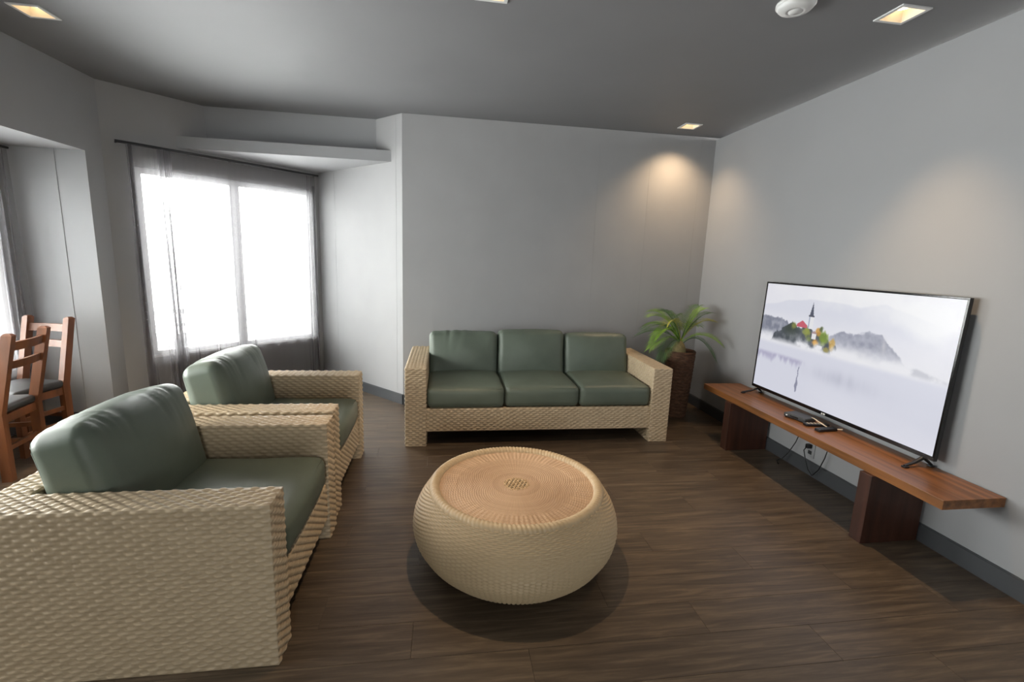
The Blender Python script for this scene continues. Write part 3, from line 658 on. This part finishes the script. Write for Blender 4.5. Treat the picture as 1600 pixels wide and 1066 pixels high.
pts = [(2.545, 2.775, ZB+.032), (2.53, 2.735, ZB+.04), (2.535, 2.69, ZB+.028), (2.56, 2.63, ZB+.006), (2.585, 2.60, ZB+.012), (2.60, 2.57, ZB+.022)]
tag(tube('cable', pts, .0038, M['cream']), 'short cream cable curling over the remote controls', 'cable')
# wall socket and cords below the bench
ws_ = tag(empty('wall_socket', (XW, 2.905, .19)), 'grey wall socket plate under the timber bench', 'wall socket')
box('plate', (-.006, -.04, -.06), (0, .04, .06), M['greyplate'], ws_, .002)
for z in (-.025, .025): box('outlet', (-.0075, -.017, z-.014), (-.005, .017, z+.014), M['greyplastic'], ws_, .001)
pl = tag(empty('power_cord', (2.692, 2.905, .215)), 'black plugged-in power cord hanging from the wall socket', 'cord')
box('plug', (-.034, -.013, -.016), (-.0005, .013, .016), M['black'], pl, .004)
tube('cable', [(-.03, 0, -.005), (-.05, .0, -.03), (-.05, -.03, -.10), (-.04, -.05, -.16), (-.035, -.09, -.19), (-.035, -.14, -.12), (-.03, -.17, -.02), (-.02, -.18, .08), (-.012, -.18, .17)], .0035, M['black'], pl, 6)
tag(tube('power_cord', [(2.694, 3.0, .385), (2.68, 3.0, .30), (2.668, 3.02, .20), (2.655, 3.06, .10), (2.64, 3.1, .03), (2.61, 3.12, .006), (2.58, 3.06, .005)], .0035, M['black']), 'black loose power cord hanging down beside the wall socket', 'cord')

# ------------------------------------------------------------------ potted palm
palm = tag(empty('potted_palm', (2.32, 4.24, 0)), 'potted palm in a tall brown fibre pot beside the sofa', 'potted plant')
na, nz = 96, 90; th = np.arange(na)*2*np.pi/na; z = np.linspace(0, .66, nz); rg = np.random.default_rng(3)
rad = (.100+.038*(z/.66)**.9)[None, :] + .006*np.abs(np.sin(z*np.pi/.035))[None, :]**.6 + .004*rg.random((na, nz)) + .006*np.sin(th*7+1)[:, None]*np.sin(z*60)[None, :]*.5
P = np.stack([rad*np.cos(th)[:, None], rad*np.sin(th)[:, None], z[None, :]*np.ones((na, 1))], -1); g = Grid(); g.add(P, wrap=True); g.build('pot', M['potfibre'], palm)
lathe('pot_lip', [(.144, .650), (.148, .658), (.140, .668), (.124, .664), (.122, .635)], M['potfibre'], palm, 40)
lathe('soil', [(.130, .638), (.07, .645), (0, .65)], M['soil'], palm, 32)
lathe('stump', [(.05, .62), (.066, .66), (.062, .70), (.045, .74), (.025, .765), (0, .775)], M['stump'], palm, 20, (-.045, -.05, 0))
def frond(tip, lift, m, seed, base=(-.03, -.045, .745), n=26, ll=.135):
    rg = random.Random(seed); b = Vector(base)+Vector((rg.uniform(-.015, .015), rg.uniform(-.015, .015), 0)); t = Vector(tip)
    c = Vector((b.x*.55+t.x*.45, b.y*.55+t.y*.45, max(b.z, t.z)*.5+(b.z+t.z)*.25+lift))
    cur = lambda s: b*(1-s)**2+c*2*s*(1-s)+t*s*s
    bm = bmesh.new(); pts = [cur(i/10) for i in range(11)]; bm_tube(bm, pts, [.005-.004*i/10 for i in range(11)], 5)
    for i in range(n):
        s = .24+.76*i/(n-1); p = cur(s); d = (cur(min(1, s+.02))-cur(s-.02)).normalized(); side = d.cross(Vector((0, 0, 1))).normalized(); up = side.cross(d)
        L_ = ll*(.35+.75*math.sin(math.pi*min(1, .12+.80*(s-.2)/.8)))*rg.uniform(.85, 1.1)
        for sg in (-1, 1):
            ax = (side*sg*(.95-.35*s) + d*(.55+.5*s) + up*(.35-.2*s)).normalized(); w = .0028
            nn = ax.cross(d).normalized(); wd = nn.cross(ax)
            m1 = p+ax*L_*.5; e = p+ax*L_+Vector((0, 0, -L_*.25))
            V = [bm.verts.new(x) for x in (p-wd*w*.4, p+wd*w*.4, m1+wd*w, m1-wd*w, m1+nn*w*.35, e)]
            bm.faces.new((V[0], V[1], V[2], V[4])); bm.faces.new((V[0], V[4], V[3])); bm.faces.new((V[2], V[5], V[4])); bm.faces.new((V[4], V[5], V[3]))
    me = bpy.data.meshes.new('frond'); bm.to_mesh(me); bm.free(); return link_mesh('frond', me, m, palm)
F = [((-.36, -.02, 1.00), .12, 'leaf'), ((-.30, .12, 1.03), .12, 'leaf'), ((-.42, -.10, .90), .14, 'leafdark'), ((-.40, -.18, .72), .16, 'leaf'), ((-.33, -.26, .62), .16, 'leafdark'),
     ((-.30, .20, .88), .14, 'leaf'), ((-.34, -.16, .84), .18, 'leaf'), ((-.27, -.05, 1.06), .08, 'leafdark'), ((-.33, -.10, .80), .20, 'leaf'), ((.16, -.06, 1.08), .06, 'leaf'), ((-.22, -.12, .95), .14, 'leafyellow'), ((-.44, .06, .80), .15, 'leafdark'), ((.20, .10, 1.10), .05, 'leafdark'), ((.25, -.02, 1.04), .06, 'leafdark'),
     ((.25, -.10, .97), .10, 'leafyellow'), ((.27, -.16, .62), .20, 'leafdark'), ((.25, -.26, .78), .16, 'leaf'), ((.05, .27, .98), .12, 'leafdark'), ((.22, .10, .90), .12, 'leaf'), ((-.10, .25, 1.02), .1, 'leafdark')]
for i, (tip, lift, m) in enumerate(F): frond(tip, lift, M[m], i)

# ------------------------------------------------------------------ wooden dining chairs
def dining_chair(label, loc, rz):
    """faces -X, origin on the floor under the middle of the back"""
    t = tag(empty('dining_chair', loc, rz), label, 'chair', 'wooden dining chairs')
    h, d, top = .160, .33, .93
    for s in (-1, 1):
        bm = bmesh.new(); prof = [(-.02, 0), (-.02, .44), (.085, top)]; w = .021; dp = .026; rings = []
        for x, z in prof + [(.083, top+.012)]:
            k = 1 if z <= top else .55
            rings.append([bm.verts.new((x+a*dp*k, s*h+b*w*k, z)) for a, b in ((-1, -1), (1, -1), (1, 1), (-1, 1))])
        for A, B in zip(rings, rings[1:]):
            for i in range(4): bm.faces.new((A[i], A[(i+1) % 4], B[(i+1) % 4], B[i]))
        bm.faces.new(rings[0]); bm.faces.new(rings[-1]); bmo('back_post', bm, M['chairwood'], t)
        box('front_leg', (-d-.04, s*h-.02, 0), (-d, s*h+.02, .43), M['chairwood'], t, .003)
        box('side_rail', (-d, s*h-.012, .37), (-.03, s*h+.012, .425), M['chairwood'], t, .002)
        for z in (.14, .25): box('side_stretcher', (-d, s*h-.009, z), (-.03, s*h+.009, z+.03), M['chairwood'], t, .002)
    for z0, z1 in ((.83, .885), (.715, .765)):
        xs_ = [-.02+.105*(z-.44)/.49 for z in (z0, z1)]; bm = bmesh.new(); n = 8; A = []
        for i in range(n+1):
            y = -h+.018+(2*h-.036)*i/n; cv_ = .018*(1-(2*i/n-1)**2)
            A.append([bm.verts.new((x+cv_+q, y, z)) for x, z, q in ((xs_[0], z0, -.010), (xs_[0], z0, .010), (xs_[1], z1, .010), (xs_[1], z1, -.010))])
        for P_, Q in zip(A, A[1:]):
            for i in range(4): bm.faces.new((P_[i], P_[(i+1) % 4], Q[(i+1) % 4], Q[i]))
        bm.faces.new(A[0]); bm.faces.new(A[-1]); bmo('back_slat', bm, M['chairwood'], t)
    box('back_rail', (-.032, -h+.02, .37), (-.008, h-.02, .425), M['chairwood'], t, .002); box('front_rail', (-d-.03, -h+.02, .37), (-d-.006, h-.02, .425), M['chairwood'], t, .002)
    box('back_stretcher', (-.03, -h+.02, .19), (-.01, h-.02, .22), M['chairwood'], t, .002)
    cushion('seat_pad', (.37, .355, .05), t, (-.19, 0, .452), seed=4, crown=(0, 0, .012), rad=.02, m=M['seatpad'])
    return t
d1 = dining_chair('wooden ladder-back dining chair with dark seat, back post nearest the armchairs', (-2.705, 3.315, 0), R(8))
d2 = copy_tree(d1); d2.location = (-2.985, 3.885, 0); d2.rotation_euler = (0, 0, R(80))
d1['label'] = 'wooden ladder-back dining chair standing away from the pillar'
d2['label'] = 'wooden ladder-back dining chair close to the pillar, partly hidden by another chair'
